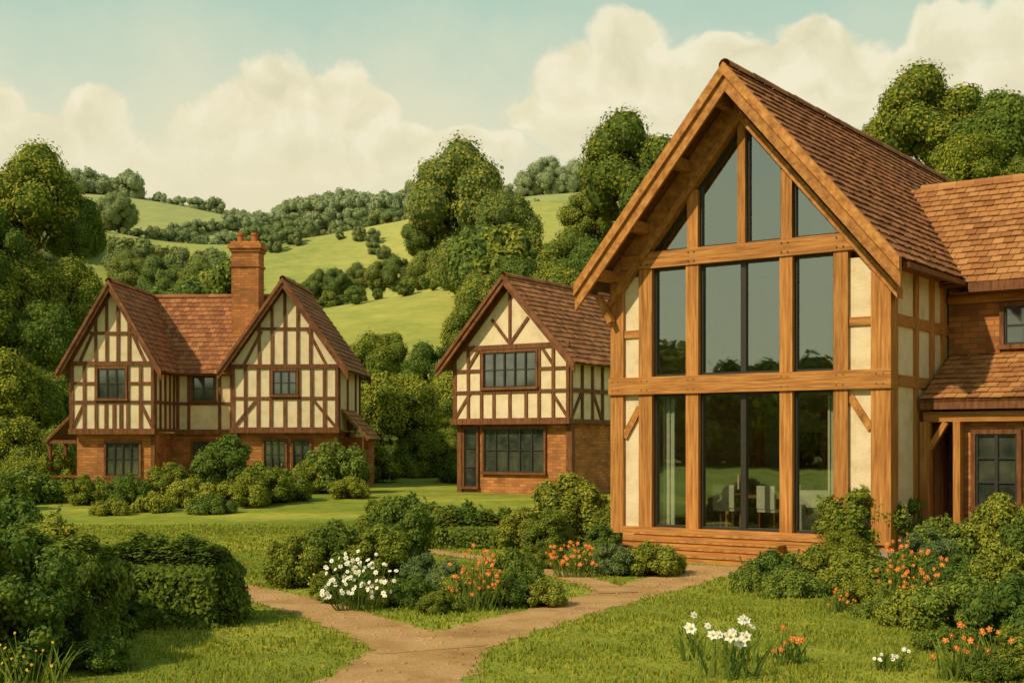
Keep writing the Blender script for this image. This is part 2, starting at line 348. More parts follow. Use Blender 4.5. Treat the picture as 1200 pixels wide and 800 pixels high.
# ---------------------------------------------------------------- house builder
class House:
    def __init__(s,name,loc,theta):
        s.e=bpy.data.objects.new(name,None); COL.objects.link(s.e); s.e.location=loc; s.e.rotation_euler=(0,0,-theta)
        s.p={}; s.mats={}; s.k=0
    def mb(s,part,mat):
        if part not in s.p: s.p[part]=MB(); s.mats[part]=mat
        return s.p[part]
    def jit(s): s.k+=1; return .002*(s.k%9)
    def hexa(s,part,mat,v):
        s.mb(part,mat).add(v,[(0,3,2,1),(4,5,6,7),(0,1,5,4),(1,2,6,5),(2,3,7,6),(3,0,4,7)],0)
    def box(s,part,mat,u0,u1,v0,v1,z0,z1):
        s.hexa(part,mat,[(u0,v0,z0),(u1,v0,z0),(u1,v1,z0),(u0,v1,z0),(u0,v0,z1),(u1,v0,z1),(u1,v1,z1),(u0,v1,z1)])
    def beam(s,part,mat,p0,p1,w,v0,v1):
        j=s.jit(); v0-=j; p0=np.array(p0,float);p1=np.array(p1,float);d=p1-p0;d/=np.linalg.norm(d);n=np.array([-d[1],d[0]])*w/2
        a,b,c_,e=p0-n,p1-n,p1+n,p0+n
        s.hexa(part,mat,[(a[0],v0,a[1]),(b[0],v0,b[1]),(b[0],v1,b[1]),(a[0],v1,a[1]),(e[0],v0,e[1]),(c_[0],v0,c_[1]),(c_[0],v1,c_[1]),(e[0],v1,e[1])])
    def beamv(s,part,mat,p0,p1,w,u0,u1):
        j=s.jit(); u1+=j; p0=np.array(p0,float);p1=np.array(p1,float);d=p1-p0;d/=np.linalg.norm(d);n=np.array([-d[1],d[0]])*w/2
        a,b,c_,e=p0-n,p1-n,p1+n,p0+n
        s.hexa(part,mat,[(u0,a[0],a[1]),(u1,a[0],a[1]),(u1,b[0],b[1]),(u0,b[0],b[1]),(u0,e[0],e[1]),(u1,e[0],e[1]),(u1,c_[0],c_[1]),(u0,c_[0],c_[1])])
    def quadprism(s,part,mat,pts,v0,v1):
        s.hexa(part,mat,[(pts[0][0],v0,pts[0][1]),(pts[1][0],v0,pts[1][1]),(pts[1][0],v1,pts[1][1]),(pts[0][0],v1,pts[0][1]),
                         (pts[3][0],v0,pts[3][1]),(pts[2][0],v0,pts[2][1]),(pts[2][0],v1,pts[2][1]),(pts[3][0],v1,pts[3][1])])
    def slope(s,part,mat,P,A,S,L,Mm,tw=.24,ex=.26,th=.035):
        P=np.array(P,float);A=np.array(A,float);S=np.array(S,float);S/=np.linalg.norm(S);N=np.cross(A,S); 
        if N[2]<0: N=-N
        b=P-N*.09; t_=P-N*.012
        s.hexa('roof_deck',M['tim'],[b,b+A*L,b+A*L+S*Mm,b+S*Mm,t_,t_+A*L,t_+A*L+S*Mm,t_+S*Mm])
        nr=int(math.ceil(Mm/ex)); nc=int(L/tw); tw=L/nc; mb=s.mb(part,mat); V=[];Qs=[];k=0
        for r in range(nr):
            for c_ in range(-1 if r%2 else 0,nc):
                a0=c_*tw+(tw/2 if r%2 else 0)+.006; a1=a0+tw-.012; a0=max(a0,0); a1=min(a1,L)
                if a1-a0<.03: continue
                s0=r*ex+random.uniform(-.018,.018); s1=min(s0+ex*1.15,Mm)
                if s1<=s0: continue
                h0=th+random.uniform(0,.018); h1=.004
                p=lambda a,q,h: P+A*a+S*q+N*h
                V+= [p(a0,s0,h0-.024),p(a1,s0,h0-.024),p(a1,s1,h1-.02),p(a0,s1,h1-.02),p(a0,s0,h0),p(a1,s0,h0),p(a1,s1,h1),p(a0,s1,h1)]
                for f in ((0,3,2,1),(4,5,6,7),(0,1,5,4),(1,2,6,5),(2,3,7,6),(3,0,4,7)): Qs.append([k+i for i in f])
                k+=8
        mb.add(V,Qs,0)
    def ridge(s,part,mat,p0,p1,r=.13,step=.42):
        p0=np.array(p0,float);p1=np.array(p1,float);L=np.linalg.norm(p1-p0);A=(p1-p0)/L;B=np.cross(A,[0,0,1.]);n=int(L/step)
        mb=s.mb(part,mat)
        for i in range(n):
            rr=r*random.uniform(.97,1.06);v=[];q=[]
            for e in (0,1):
                c_=p0+A*(L*(i+e*.99)/n)
                for k in range(7):
                    an=math.pi*k/6*1.1-.157; v.append(c_+B*rr*math.cos(an)+np.array([0,0,1.])*(rr*math.sin(an)-r*.35)*(1 if e else 1.08))
            for k in range(6): q.append((k,k+1,8+k,7+k))
            mb.add(v,q,0)
    def gable_roof_v(s,u0,u1,ov,ze,zr,v0,v1,mat,barge,bm,bw=.26,tw=.24,ex=.26,mat2=None):
        uc=(u0+u1)/2; a=u0-ov; b=u1+ov; hw=uc-a; Mm=math.hypot(hw,zr-ze); L=v1-v0
        s.slope('roof_tiles',mat,(b,v0,ze),(0,1,0),(-(hw),0,zr-ze),L,Mm,tw,ex)
        s.slope('roof_tiles',mat,(a,v0,ze),(0,1,0),((hw),0,zr-ze),L,Mm,tw,ex)
        s.ridge('ridge_tiles',mat,(uc,v0-.03,zr+.02),(uc,v1,zr+.02))
        sl=(zr-ze)/hw; c=bw*math.sqrt(1+sl*sl)
        for sg in (-1,1):
            e=uc+sg*hw
            for k,(top,bot,vv) in enumerate(((-.03,c*.42,v0-.09),(c*.42,c,v0-.02))):
                pts=[(e,ze-bot),(uc,zr-bot),(uc,zr-top),(e,ze-top)]
                if sg>0: pts=[pts[1],pts[0],pts[3],pts[2]]
                s.quadprism(barge,bm,pts,vv,v0+.05)
            pts=[(e,ze-c),(uc,zr-c),(uc,zr),(e,ze)]
            s.quadprism(barge,bm,pts if sg<0 else [pts[1],pts[0],pts[3],pts[2]],v1-.04,v1+.02)
    def gable_wall(s,part,mat,u0,u1,z0,zw,zt,v0,v1):
        uc=(u0+u1)/2
        s.box(part,mat,u0,u1,v0,v1,z0,zw)
        s.mb(part,mat).add([(u0,v0,zw),(u1,v0,zw),(uc,v0,zt),(uc,v0,zt),(u0,v1,zw),(u1,v1,zw),(uc,v1,zt),(uc,v1,zt)],[(0,1,2,3),(4,7,6,5)],0)
    def window(s,u0,u1,z0,z1,v,nc,nr,sill=True):
        g=v-.015; s.box('window_glass',M['cglass'],u0,u1,g,v+.01,z0,z1)
        f=v-.10
        s.box('window_frames',M['tim'],u0-.09,u0,f,v,z0-.09,z1+.09); s.box('window_frames',M['tim'],u1,u1+.09,f,v,z0-.09,z1+.09)
        s.box('window_frames',M['tim'],u0,u1,f+.002,v,z1,z1+.09); s.box('window_frames',M['tim'],u0-.12,u1+.12,f-.05,v-.002,z0-.1,z0-.004)
        for i in range(1,nc):
            x=u0+(u1-u0)*i/nc; s.box('window_bars',M['alu'],x-.032,x+.032,f+.03,v,z0,z1)
        for i in range(1,nr):
            z=z0+(z1-z0)*i/nr; s.box('window_bars',M['alu'],u0,u1,f+.045,v,z-.018,z+.018)
        for x0,x1 in ((u0,u0+.04),(u1-.04,u1)): s.box('window_bars',M['alu'],x0,x1,f+.04,v,z0,z1)
        s.box('window_bars',M['alu'],u0+.04,u1-.04,f+.041,v,z1-.04,z1); s.box('window_bars',M['alu'],u0+.04,u1-.04,f+.041,v,z0,z0+.04)
    def finish(s):
        for k,mb in s.p.items():
            obj(k,mb.mesh(k,[s.mats[k]]),parent=s.e)

# ---------------------------------------------------------------- the oak framed house (right)
TH=math.radians(36); c_,s_n=math.cos(TH),math.sin(TH)
B=House('oak_frame_house',(7.42-6.4*c_,25+6.4*s_n,0),TH)
OV,OH,OD=M['oak_v'],M['oak_h'],M['oak_d']
ZR=10.18; SL=1.173; UC=3.2
def zro(u): return ZR-SL*abs(u-UC)
B.gable_roof_v(0,6.4,.45,5.90,ZR,-.8,14,M['tile'],'bargeboards',OD,.36,.21,.235)
for sg in (-1,1):
    e=UC+sg*3.6; pts=[(e,zro(e)-.2),(UC,ZR-.2),(UC,ZR-.13),(e,zro(e)-.13)]
    B.quadprism('soffit_boards',M['tim'],pts if sg<0 else [pts[1],pts[0],pts[3],pts[2]],-.74,-.01)
    e=UC+sg*3.2
    pts=[(e,zro(e)-.78),(UC,ZR-.78),(UC,ZR-.21),(e,zro(e)-.21)]
    B.quadprism('principal_rafters',OD,pts if sg<0 else [pts[1],pts[0],pts[3],pts[2]],-.06,.22)
    e=UC+sg*3.35
    pts=[(e,zro(e)-1.02),(UC,ZR-1.02),(UC,ZR-.80),(e,zro(e)-.80)]
    B.quadprism('principal_rafters',OD,pts if sg<0 else [pts[1],pts[0],pts[3],pts[2]],-.14,.2)
    for q in (.25,1.25,2.3)+((3.15,) if sg<0 else ()):
        u=UC+sg*q; B.box('purlins',OH,u-.09,u+.09,-.70,.1,zro(u)-.48,zro(u)-.24)
B.beam('knee_braces',OD,(.12,5.1),(-.2,5.70),.12,-.30,-.15)
zt=6.25
for (a,b) in ((0,.33),(.73,1.06),(1.9,2.2),(4.07,4.35),(5.23,5.53),(6.0,6.4)):
    top=min(zt,zro(a if a<3 else b)-.35); B.box('oak_posts',OV,a,b,-.05-B.jit(),.30,.42,min(6.3,top))
for (a,b) in ((1.9,2.2),(4.07,4.35)): B.box('oak_posts',OV,a+.02,b-.02,-.04,.24,6.6,zro(a if a<3 else b)-.8)
B.box('oak_posts',OV,3.11,3.29,-.045,.22,6.6,9.3)
B.box('oak_posts',OV,3.12,3.28,-.03,.2,8.9,9.6)
B.box('oak_beams',OH,-.02,6.42,-.12,.26,3.49,3.87)
B.box('oak_beams',OH,.30,6.1,-.10,.27,6.25,6.60)
B.box('oak_beams',OH,.33,5.98,-.07,.31,.34,.58)
for u in (.16,.9,2.05,4.2,5.38,6.2):
    for dz in (3.58,3.78,6.33,6.52):
        if dz>6 and (u<.5 or u>6): continue
        for du in (-.07,.07): B.box('oak_pegs',M['tim'],u+du-.011,u+du+.011,-.130,-.10,dz-.011,dz+.011)
for a,b in ((.33,.73),(5.53,6.0)):
    B.box('plaster_panels',M['plaster'],a,b,.03,.2,.4,3.49); B.box('plaster_panels',M['plaster'],a,b,.031,.2,3.87,6.1)
    B.box('oak_rails',OH,a,b,-.015,.12,4.75,4.92)
B.beam('oak_braces',OD,(.33,2.55),(.73,3.2),.15,-.02,.12); B.beam('oak_braces',OD,(5.55,3.35),(5.98,2.7),.15,-.02,.12)
def pane(pts,v=.12):
    B.mb('glass_panes',M['glass']).add([(u,v,z) for u,z in pts],[(0,1,2,3)],0)
def glaz(u0,u1,z0,z1,mull=()):
    f=.055
    ed=[u0+f]+[x for mm in mull for x in (mm-.05,mm+.05)]+[u1-f]
    for i in range(0,len(ed),2):
        k=random.uniform(-.004,.004); pane([(ed[i],z0+f),(ed[i+1],z0+f),(ed[i+1],z1-f),(ed[i],z1-f)],.12+k)
    for a,b,c2,d in ((u0,u0+f,z0,z1),(u1-f,u1,z0,z1)): B.box('aluminium_frames',M['alu'],a,b,.06,.18,c2,d)
    B.box('aluminium_frames',M['alu'],u0+f,u1-f,.062,.178,z0,z0+f); B.box('aluminium_frames',M['alu'],u0+f,u1-f,.062,.178,z1-f,z1)
    for mm in mull: B.box('aluminium_frames',M['alu'],mm-.06,mm+.06,.058,.182,z0+f,z1-f)
for z0,z1 in ((.58,3.49),(3.87,6.25)):
    glaz(1.06,1.9,z0,z1); glaz(2.2,4.07,z0,z1,(3.2,)); glaz(4.35,5.23,z0,z1)
B.box('door_handles',M['stone'],3.10,3.12,.0,.05,1.45,1.75)
def gtri(u0,u1):
    zi=lambda u: zro(u)-1.03
    a,b=zi(u0),zi(u1); z0=6.60
    pane([(u0,z0),(u1,z0),(u1,max(b,z0+.01)),(u0,max(a,z0+.01))])
    B.box('aluminium_frames',M['alu'],u0,u1,.06,.18,z0,z0+.05)
    for u,z in ((u0,a),(u1,b)):
        if z>z0+.3:
            x0=u if u==u0 else u-.05; B.box('aluminium_frames',M['alu'],x0,x0+.05,.06,.18,z0+.05,z)
    B.beam('aluminium_frames',M['alu'],(u0,max(a,z0)-.03),(u1,max(b,z0)-.03),.06,.07,.17)
for a,b in ((1.02,1.92),(2.18,3.11),(3.29,4.09),(4.33,5.38)): gtri(a,b)
P_=M['plaster']
B.box('side_wall',P_,6.15,6.36,.3,14,.0,6.2); B.box('side_wall',P_,.04,.25,.3,14,0,6.2); B.gable_wall('rear_wall',P_,.05,6.35,0,6.3,9.9,13.8,14.0-.06)
B.box('oak_side_frame',OV,6.0,6.402,-.0,.36,.0,6.3)
for vv in (1.35,2.35,3.1,6,9,12): B.box('oak_side_frame',OV,6.3,6.41+B.jit(),vv,vv+.2,.0,6.1)
for z in (3.55,4.75,5.85): B.box('oak_side_rails',OH,6.3,6.405+B.jit(),.36,13.9,z,z+.22)
for vv in (0.1,3,6,9,12): B.box('oak_side_frame',OV,-.01-B.jit(),.1,vv,vv+.3,.0,6.1)
for z in (3.55,5.85): B.box('oak_side_rails',OH,-.005-B.jit(),.1,.36,13.9,z,z+.22)
B.box('stone_plinth',M['stone'],-.03,6.43,-.09,13.9,-.1,.34)
B.box('gutter',M['tim'],6.83,6.95,-.6,3.0,5.74,5.84)
B.box('interior_floor',M['floorw'],.26,6.14,.32,9,.36,.5)
B.gable_wall('interior_back_wall',M['room'],.26,6.14,.4,6.2,9.6,7,7.1)
B.box('interior_back_door',M['tim'],1.2,2.3,6.94,7.0,.5,2.7); B.box('interior_back_door',M['alu'],3.6,5.0,6.94,7.0,1.2,2.7)
B.box('gallery_floor',M['floorw'],.26,6.14,4.6,7,3.5,3.75)
for u in (1.4,3.2,5.0): B.box('interior_posts',OV,u-.12,u+.12,4.5,4.75,.5,6.2)
B.box('interior_posts',OH,.26,6.14,4.5,4.75,6.2,6.45)
for u in (1.12,4.95):
    for k in range(5): B.box('curtains',M['sofa'],u+k*.06,u+k*.06+.045,.34+.03*(k%2),.40+.03*(k%2),.52,3.45)
B.box('entrance_steps',OH,.9,5.3,-.55,-.12,.0,.46)
for i in range(3):
    B.box('entrance_steps',OH,.6-.08*i,4.4+.05*i,-.9-.34*i,-.552-.34*i,-.02,.34-.115*i)
    B.box('step_nosings',OD,.57-.08*i,4.43+.05*i,-.93-.34*i,-.555-.34*i,.342-.115*i,.38-.115*i)
B.box('step_nosings',OD,.87,5.33,-.58,-.13,.462,.50)
W0,W1=6.4,19.0
B.box('wing_walls',M['brick'],6.42,W1,3.5,9.5,0,5.95)
rise=8.6-5.8; run=3.5
B.slope('wing_roof_tiles',M['tile2'],(4.6,3.0,5.8),(1,0,0),(0,run,rise),W1-4.2,math.hypot(run,rise),.23,.25)
B.slope('wing_roof_tiles',M['tile2'],(4.6,10.0,5.8),(1,0,0),(0,-run,rise),W1-4.2,math.hypot(run,rise),.23,.25)
B.ridge('wing_ridge_tiles',M['tile2'],(4.85,6.5,8.60),(W1+.4,6.5,8.60))
B.box('wing_fascia',M['tim'],7.0,W1+.3,2.93,2.99,5.60,5.80)
B.box('wing_soffit',M['tim'],6.6,W1+.3,3.0,3.5,5.58,5.62)
B.box('wing_timber',M['oak_h'],6.42,W1,3.42,3.5,5.42,5.58)
B.window(7.6,8.9,4.5,5.3,3.5,3,2)
B.window(13.0,14.9,4.5,5.3,3.5,4,2)
lz0,lz1=3.3,4.35
B.slope('porch_roof_tiles',M['tile2'],(6.5,1.35,lz0),(1,0,0),(0,2.15,lz1-lz0),W1-6.5,math.hypot(2.15,lz1-lz0),.23,.25)
B.box('porch_fascia',M['tim'],6.5,W1,1.36,1.43,lz0-.2,lz0-.06)
B.box('porch_beam',OH,6.5,W1,1.55,1.75,2.85,3.05)
B.box('porch_walls',M['brick'],7.18,W1,1.8,3.45,0,3.2)
B.box('porch_posts',OV,6.44,6.64,1.5,1.74,0,2.85)
B.box('porch_posts',OV,7.12,7.26,1.5,1.79,0,2.85)
B.beam('porch_braces',OD,(6.62,2.3),(6.95,2.84),.11,1.56,1.70)
B.window(7.5,8.3,1.15,2.6,1.8,2,3)
B.window(11.4,13.2,1.35,2.72,1.8,3,3)
B.box('porch_floor',M['stone'],6.45,8.0,1.3,3.5,-.1,.16)
B.box('porch_door',M['tim'],6.5,7.1,3.42,3.49,.16,2.4)
B.finish()
def furniture(name,u,v,rot,build):
    o=House(name,(0,0,0),TH-rot); 
    o.e.location=(B.e.location.x+u*c_+v*s_n, B.e.location.y-u*s_n+v*c_,.5); build(o); o.finish()
def chair(o):
    for a in (-.2,.2):
        for b in (-.2,.2): o.box('legs',M['tim'],a-.02,a+.02,b-.02,b+.02,0,.43)
    o.box('seat',M['sofa'],-.24,.24,-.24,.24,.431,.5); o.box('backrest',M['sofa'],-.24,.24,.2,.26,.5,1.0)
def table(o):
    for a in (-.8,.8):
        for b in (-.35,.35): o.box('legs',M['oak_v'],a-.04,a+.04,b-.04,b+.04,0,.7)
    o.box('table_top',M['oak_h'],-.95,.95,-.48,.48,.7,.76)
def sofa(o):
    o.box('base',M['sofa'],-.95,.95,-.45,.45,.08,.42); o.box('backrest',M['sofa'],-.95,.95,.25,.47,.42,.9)
    for a in (-.95,.75): o.box('armrest',M['sofa'],a,a+.2,-.45,.25,.42,.62)
    for a in (-.72,.02): o.box('cushion',M['room'],a,a+.7,-.4,.24,.421,.55)
furniture('dining_table',2.9,1.9,0,table); furniture('dining_chair',2.3,1.1,3.3,chair); furniture('dining_chair',3.4,1.1,2.9,chair); furniture('sofa',4.7,1.6,.5,sofa)
furniture('dining_chair',3.9,2.2,1.4,chair)

# ---------------------------------------------------------------- cottages
T=M['tim']
def panel(h,u0,u1,z0,z1,v,studs,rails=(),braces=(),w=.13):
    for u in studs: h.box('timber_frame',T,u-w/2,u+w/2,v-.05-h.jit(),v+.02,z0,z1)
    for z in rails: h.box('timber_frame',T,u0,u1,v-.05-h.jit(),v+.02,z-w/2,z+w/2)
    for a,b in braces: h.beam('timber_frame',T,a,b,w*.95,v-.04,v+.02)
def half_gable(h,u0,u1,v,z0,zt,zr,sl,win,rails,studs,braces,upstuds):
    uc=(u0+u1)/2; roof=lambda u: zr-sl*abs(u-uc)-.32
    h.box('timber_frame',T,u0-.06,u1+.06,v-.16,v+.05,z0-.18,z0+.06)
    h.box('timber_frame',T,u0,u1,v-.075,v+.02,zt-.09,zt+.09)
    for u in studs: h.box('timber_frame',T,u-.065,u+.065,v-.05-h.jit(),v+.02,z0,zt)
    for a,b,z in rails: h.box('timber_frame',T,a,b,v-.05-h.jit(),v+.02,z-.06,z+.06)
    for u in upstuds: h.box('timber_frame',T,u-.06,u+.06,v-.05-h.jit(),v+.02,zt,max(roof(u),zt+.1))
    for a,b in braces: h.beam('timber_frame',T,a,b,.12,v-.04,v+.02)
    for sg in (-1,1):
        hw=(u1-u0)/2; e=uc+sg*hw; h.beam('timber_frame',T,(e,roof(e)+.05),(uc,roof(uc)+.05),.2,v-.055,v+.02)
A=House('timber_framed_house',(gx(83,55),55,0),math.radians(3))
zr=9.35; sA=(zr-5.5)/(1.82+.45)
MV=2.6; DV=6.0
A.gable_wall('plaster_walls',P_,0,3.65,2.95,zr-sA*1.825-.12,zr-.12,0,DV)
A.box('brick_walls',M['brick'],.15,3.5,.3,DV,0,2.9)
A.gable_roof_v(0,3.65,.45,5.5,zr,-.45,DV,M['tile'],'bargeboards',M['barge'],.22,.26,.28)
half_gable(A,0,3.65,0,3.0,5.85,zr,sA,None,[(0,3.65,4.2),(.85,2.8,7.15),(0,1.15,5.0),(2.5,3.65,5.0)],[.07,.6,1.12,2.5,3.05,3.58],[((.6,4.15),(.1,3.1)),((3.05,4.15),(3.57,3.1)),((.95,7.1),(.42,5.95)),((2.7,7.1),(3.23,5.95))],[1.1,1.58,2.07,2.55])
panel(A,1.2,2.5,3.0,4.2,0,[1.55,1.9,2.2])
A.window(1.2,2.40,4.35,5.62,0,3,2); A.window(1.45,2.9,1.05,2.45,.3,4,2)
for vv in (.07,.7,1.35,2.0,2.55): A.box('timber_frame',T,3.6,3.71+A.jit(),vv-.06,vv+.06,3,5.6)
for z in (3.0,4.2,5.5): A.box('timber_frame',T,3.6,3.705+A.jit(),0,MV,z-.07,z+.07)
for vv in (.07,2.3,4.6,5.9): A.box('timber_frame',T,-.06-A.jit(),.05,vv-.06,vv+.06,3,5.6)
for z in (3.0,4.2,5.5): A.box('timber_frame',T,-.055-A.jit(),.05,0,DV,z-.07,z+.07)
A.box('plaster_walls',P_,3.6,7.1,MV,7.8,2.95,6.0); A.box('brick_walls',M['brick'],3.4,7.3,MV+.15,7.7,0,2.9)
A.box('timber_frame',T,3.72,7.0,MV-.12,MV+.05,2.82,3.05)
panel(A,3.7,7.0,3.0,5.6,MV,[3.85,4.35,5.75,6.3,6.85],[4.2,5.5])
A.window(4.55,5.5,4.35,5.4,MV,2,2); A.window(4.5,5.6,1.2,2.5,MV+.15,3,2)
run=3.1; rs=3.8
A.slope('roof_tiles',M['tile2'],(1.9,MV-.5,5.5),(1,0,0),(0,run,rs),7.4,math.hypot(run,rs),.26,.28)
A.slope('roof_tiles',M['tile2'],(1.9,MV-.5+2*run,5.5),(1,0,0),(0,-run,rs),7.4,math.hypot(run,rs),.26,.28)
A.ridge('ridge_tiles',M['tile'],(1.9,MV-.5+run,9.32),(9.3,MV-.5+run,9.32))
sB=(9.4-5.5)/(2.3+.5)
A.gable_wall('plaster_walls',P_,7.0,11.6,3.0,9.4-sB*2.3-.12,9.4-.12,0,5.2)
A.box('brick_walls',M['brick'],7.15,11.45,.3,5.2,0,2.95)
A.gable_roof_v(7.0,11.6,.5,5.5,9.4,-.45,5.4,M['tile2'],'bargeboards',M['barge'],.24,.26,.28)
half_gable(A,7.0,11.6,0,3.05,5.7,9.4,sB,None,[(8.0,10.6,7.3),(7,11.6,4.35)],[7.07,7.6,8.15,8.7,9.9,10.45,11.0,11.53],[((8.1,4.3),(7.1,3.1)),((10.5,4.3),(11.5,3.1)),((8.3,7.2),(7.55,5.8)),((10.3,7.2),(11.05,5.8))],[8.2,8.75,9.3,9.85,10.4])
panel(A,8.1,10.5,3.05,4.35,0,[9.3])
A.window(8.8,9.8,4.5,5.5,0,3,2); A.window(8.35,9.25,1.35,2.55,.3,3,2); A.window(9.6,10.3,1.35,2.55,.3,2,2)
for vv in (.07,2,4,5.1): A.box('timber_frame',T,11.55,11.66+A.jit(),vv-.06,vv+.06,3,5.6)
def leanto(h,ua,ub,zi,zo,v0,v1,mat,side):
    hw=abs(ub-ua)
    h.slope('lean_to_tiles',mat,(ub,v0,zo),(0,1,0),((-hw if side>0 else hw),0,zi-zo),v1-v0,math.hypot(hw,zi-zo),.26,.28)
leanto(A,11.6,12.8,3.9,2.6,.6,4.0,M['tile2'],1); leanto(A,0,-1.3,3.8,2.5,.3,4.0,M['tile2'],-1)
A.box('brick_walls',M['brick'],11.4,12.5,2.4,3.9,0,2.7)
A.box('porch_posts',T,12.4,12.55,.75,.9,0,2.7)
for v in (.5,2.2,3.8): A.box('porch_posts',T,-1.2,-1.06,v-.08,v+.08,0,2.6)
A.box('porch_rail',T,-1.18,-1.08,.5,3.8,.95,1.05); A.box('porch_rail',T,-1.16,0.1,.44,.54,.95,1.05)
A.box('porch_rail',T,-1.3,.1,.36,.5,2.42,2.57)
for u in (3.5,7.15): A.box('corner_posts',T,u-.09,u+.09,.22,.36,0,2.9)
def chim(h,u0,u1,v0,v1,z0,z1):
    h.box('chimney_stack',M['brick'],u0,u1,v0,v1,z0,z1)
    h.box('chimney_stack',M['brick'],u0-.07,u1+.07,v0-.07,v1+.07,z1,z1+.14); h.box('chimney_stack',M['brick'],u0-.14,u1+.14,v0-.14,v1+.14,z1+.14,z1+.34)
    h.box('chimney_stack',M['brick'],u0-.05,u1+.05,v0-.05,v1+.05,z1+.34,z1+.46)
    h.box('chimney_stack',M['brick'],u0-.06,u1+.06,v0-.06,v1+.06,z1-.7,z1-.58)
    mb=h.mb('chimney_pots',M['pot'])
    for u in (u0+.3,u1-.3):
        limb(mb,(u,(v0+v1)/2,z1+.46),(u,(v0+v1)/2,z1+.92),.17,.14,0,12,2); limb(mb,(u,(v0+v1)/2,z1+.80),(u,(v0+v1)/2,z1+.90),.19,.19,0,12,1)
chim(A,6.0,7.25,3.6,4.6,6.5,11.15)
A.finish()
C=House('timber_framed_cottage',(gx(532,51.5),51.5,0),math.radians(33))
W=5.4; zr=8.95; sl=(8.95-5.45)/3.2
C.gable_wall('plaster_walls',P_,0,W,3.3,zr-sl*2.7-.12,zr-.12,0,8)
C.box('brick_walls',M['brick'],.15,W-.15,.3,8,0,3.2)
C.gable_roof_v(0,W,.5,5.45,zr,-.5,8.3,M['tile'],'bargeboards',M['barge'],.26,.26,.28)
half_gable(C,0,W,0,3.35,6.2,zr,sl,None,[(0,W,4.45),(0,1.4,5.3),(4.0,W,5.3)],[.07,.72,1.36,4.04,4.68,W-.07],[((.8,4.4),(.1,3.45)),((4.6,4.4),(5.3,3.45)),((2.7,6.3),(1.85,7.3)),((2.7,6.3),(3.55,7.3)),((1.3,6.2),(.7,5.4)),((4.1,6.2),(4.7,5.4))],[2.7])
panel(C,1.4,4.0,3.35,4.45,0,[1.95,2.7,3.45])
C.window(1.48,3.92,4.62,5.98,0,5,2,); C.window(1.3,4.1,1.3,3.0,.3,5,2); C.window(.35,.95,.7,3.0,.3,1,3)
C.box('corner_posts',T,W-.28,W-.02,.18,.42,0,3.2); C.box('corner_posts',T,.02,.24,.18,.42,0,3.2)
for vv in (.07,.9,1.7,2.5,3.3,4.4,5.6,6.8,7.9): C.box('timber_frame',T,W-.05,W+.06+C.jit(),vv-.065,vv+.065,3.2,5.7)
for z in (3.27,4.45,5.6): C.box('timber_frame',T,W-.05,W+.055+C.jit(),0,8,z-.08,z+.08)
C.beamv('timber_frame',T,(.1,3.4),(.85,4.4),.12,W-.05,W+.04); C.beamv('timber_frame',T,(2.4,3.4),(1.75,4.4),.12,W-.05,W+.04)
for vv in (.07,2.5,5,7.9): C.box('timber_frame',T,-.06-C.jit(),.05,vv-.065,vv+.065,3.2,5.7)
C.finish()

# ---------------------------------------------------------------- trees
def tree(px,top,y,rpx,v,name='oak_tree'):
    x=gx(px,y); ztop=H+(520-top)*y/F; r=rpx*y/F/.43
    hs=r*random.uniform(.98,1.12)
    return obj(name,TREES[v],(x,y,ztop-.97*hs),random.uniform(0,6.28),(r,r*random.uniform(.92,1.08),hs))
for a in [(35,178,90,62,0),(90,232,92,40,1),(-20,240,84,56,1),(18,285,86,52,3),(80,310,88,44,0),(45,355,80,50,1),(105,395,84,36,0),(-5,400,72,52,2),(50,430,74,48,3),(5,480,66,46,2),(60,500,70,36,1),(30,530,64,36,0),(-30,330,78,50,0),
          (140,224,302,24,1),(118,236,302,20,0),(150,296,180,26,0),(190,300,178,28,1),(232,304,176,26,0),(130,330,150,30,3),(175,332,150,30,1),(215,336,150,28,0),(255,334,150,28,1),
          (372,318,190,17,0),(395,314,188,18,1),(340,326,190,18,1),(420,310,190,18,0),(445,304,188,20,3),(468,300,186,22,1),(355,330,176,15,3),
          (535,176,175,62,0),(590,222,170,46,3),(497,250,178,28,1),(560,262,160,48,1),(500,292,168,26,3),(615,280,150,44,0),(530,290,158,38,0),
          (600,305,125,44,1),(565,318,120,40,3),(550,362,105,36,0),(505,402,98,38,1),(470,430,66,48,2),(432,396,84,36,0),(398,405,88,34,0),(455,388,100,30,3),(385,392,110,30,1),(350,384,120,26,0),(425,455,74,38,0),(500,455,70,36,0),(535,430,78,40,2),(440,500,68,34,1),(490,505,66,34,0),(410,505,72,34,1),(520,500,62,30,3),
          (740,140,120,62,0),(692,222,125,38,3),(672,275,118,40,0),(700,280,112,50,1),(650,310,105,44,3),(770,190,116,44,1),(625,345,98,40,0),(690,350,80,40,1),(720,320,90,40,0),
          (1090,84,85,62,0),(1168,112,80,56,1),(1038,132,90,44,3),(1215,120,82,50,0),(995,190,94,40,1),(1135,150,76,50,2),(1060,190,80,50,1),(1200,180,76,50,3),(1110,220,80,50,0),
          (642,183,489,29,1),(670,192,490,24,0),(618,200,490,20,3),(655,196,487,22,3)]:
    tree(*a)
W_=bpy.data.objects.new('distant_woodland',None); COL.objects.link(W_)
rng=np.random.default_rng(77)
def wt(x,y,h,par=W_):
    z=float(hgt(x,y)); r=h*rng.uniform(.95,1.4)
    obj('tree_crown',LOW[rng.integers(4)],(x,y,z-.22*h),rng.uniform(0,6.28),(r,r,h*1.15),par)
def field(px,y):
    if y<172: return (y>108 and 290<px<560) or (600<px<720 and y>140)
    if 205<y<306: return (285<px<500 and y>244) or (105<px<275 and y>256) or (605<px<710 and y>250)
    if 380<y<495: return (140<px<335 and y>430) or (600<px<710 and y>430)
    return False
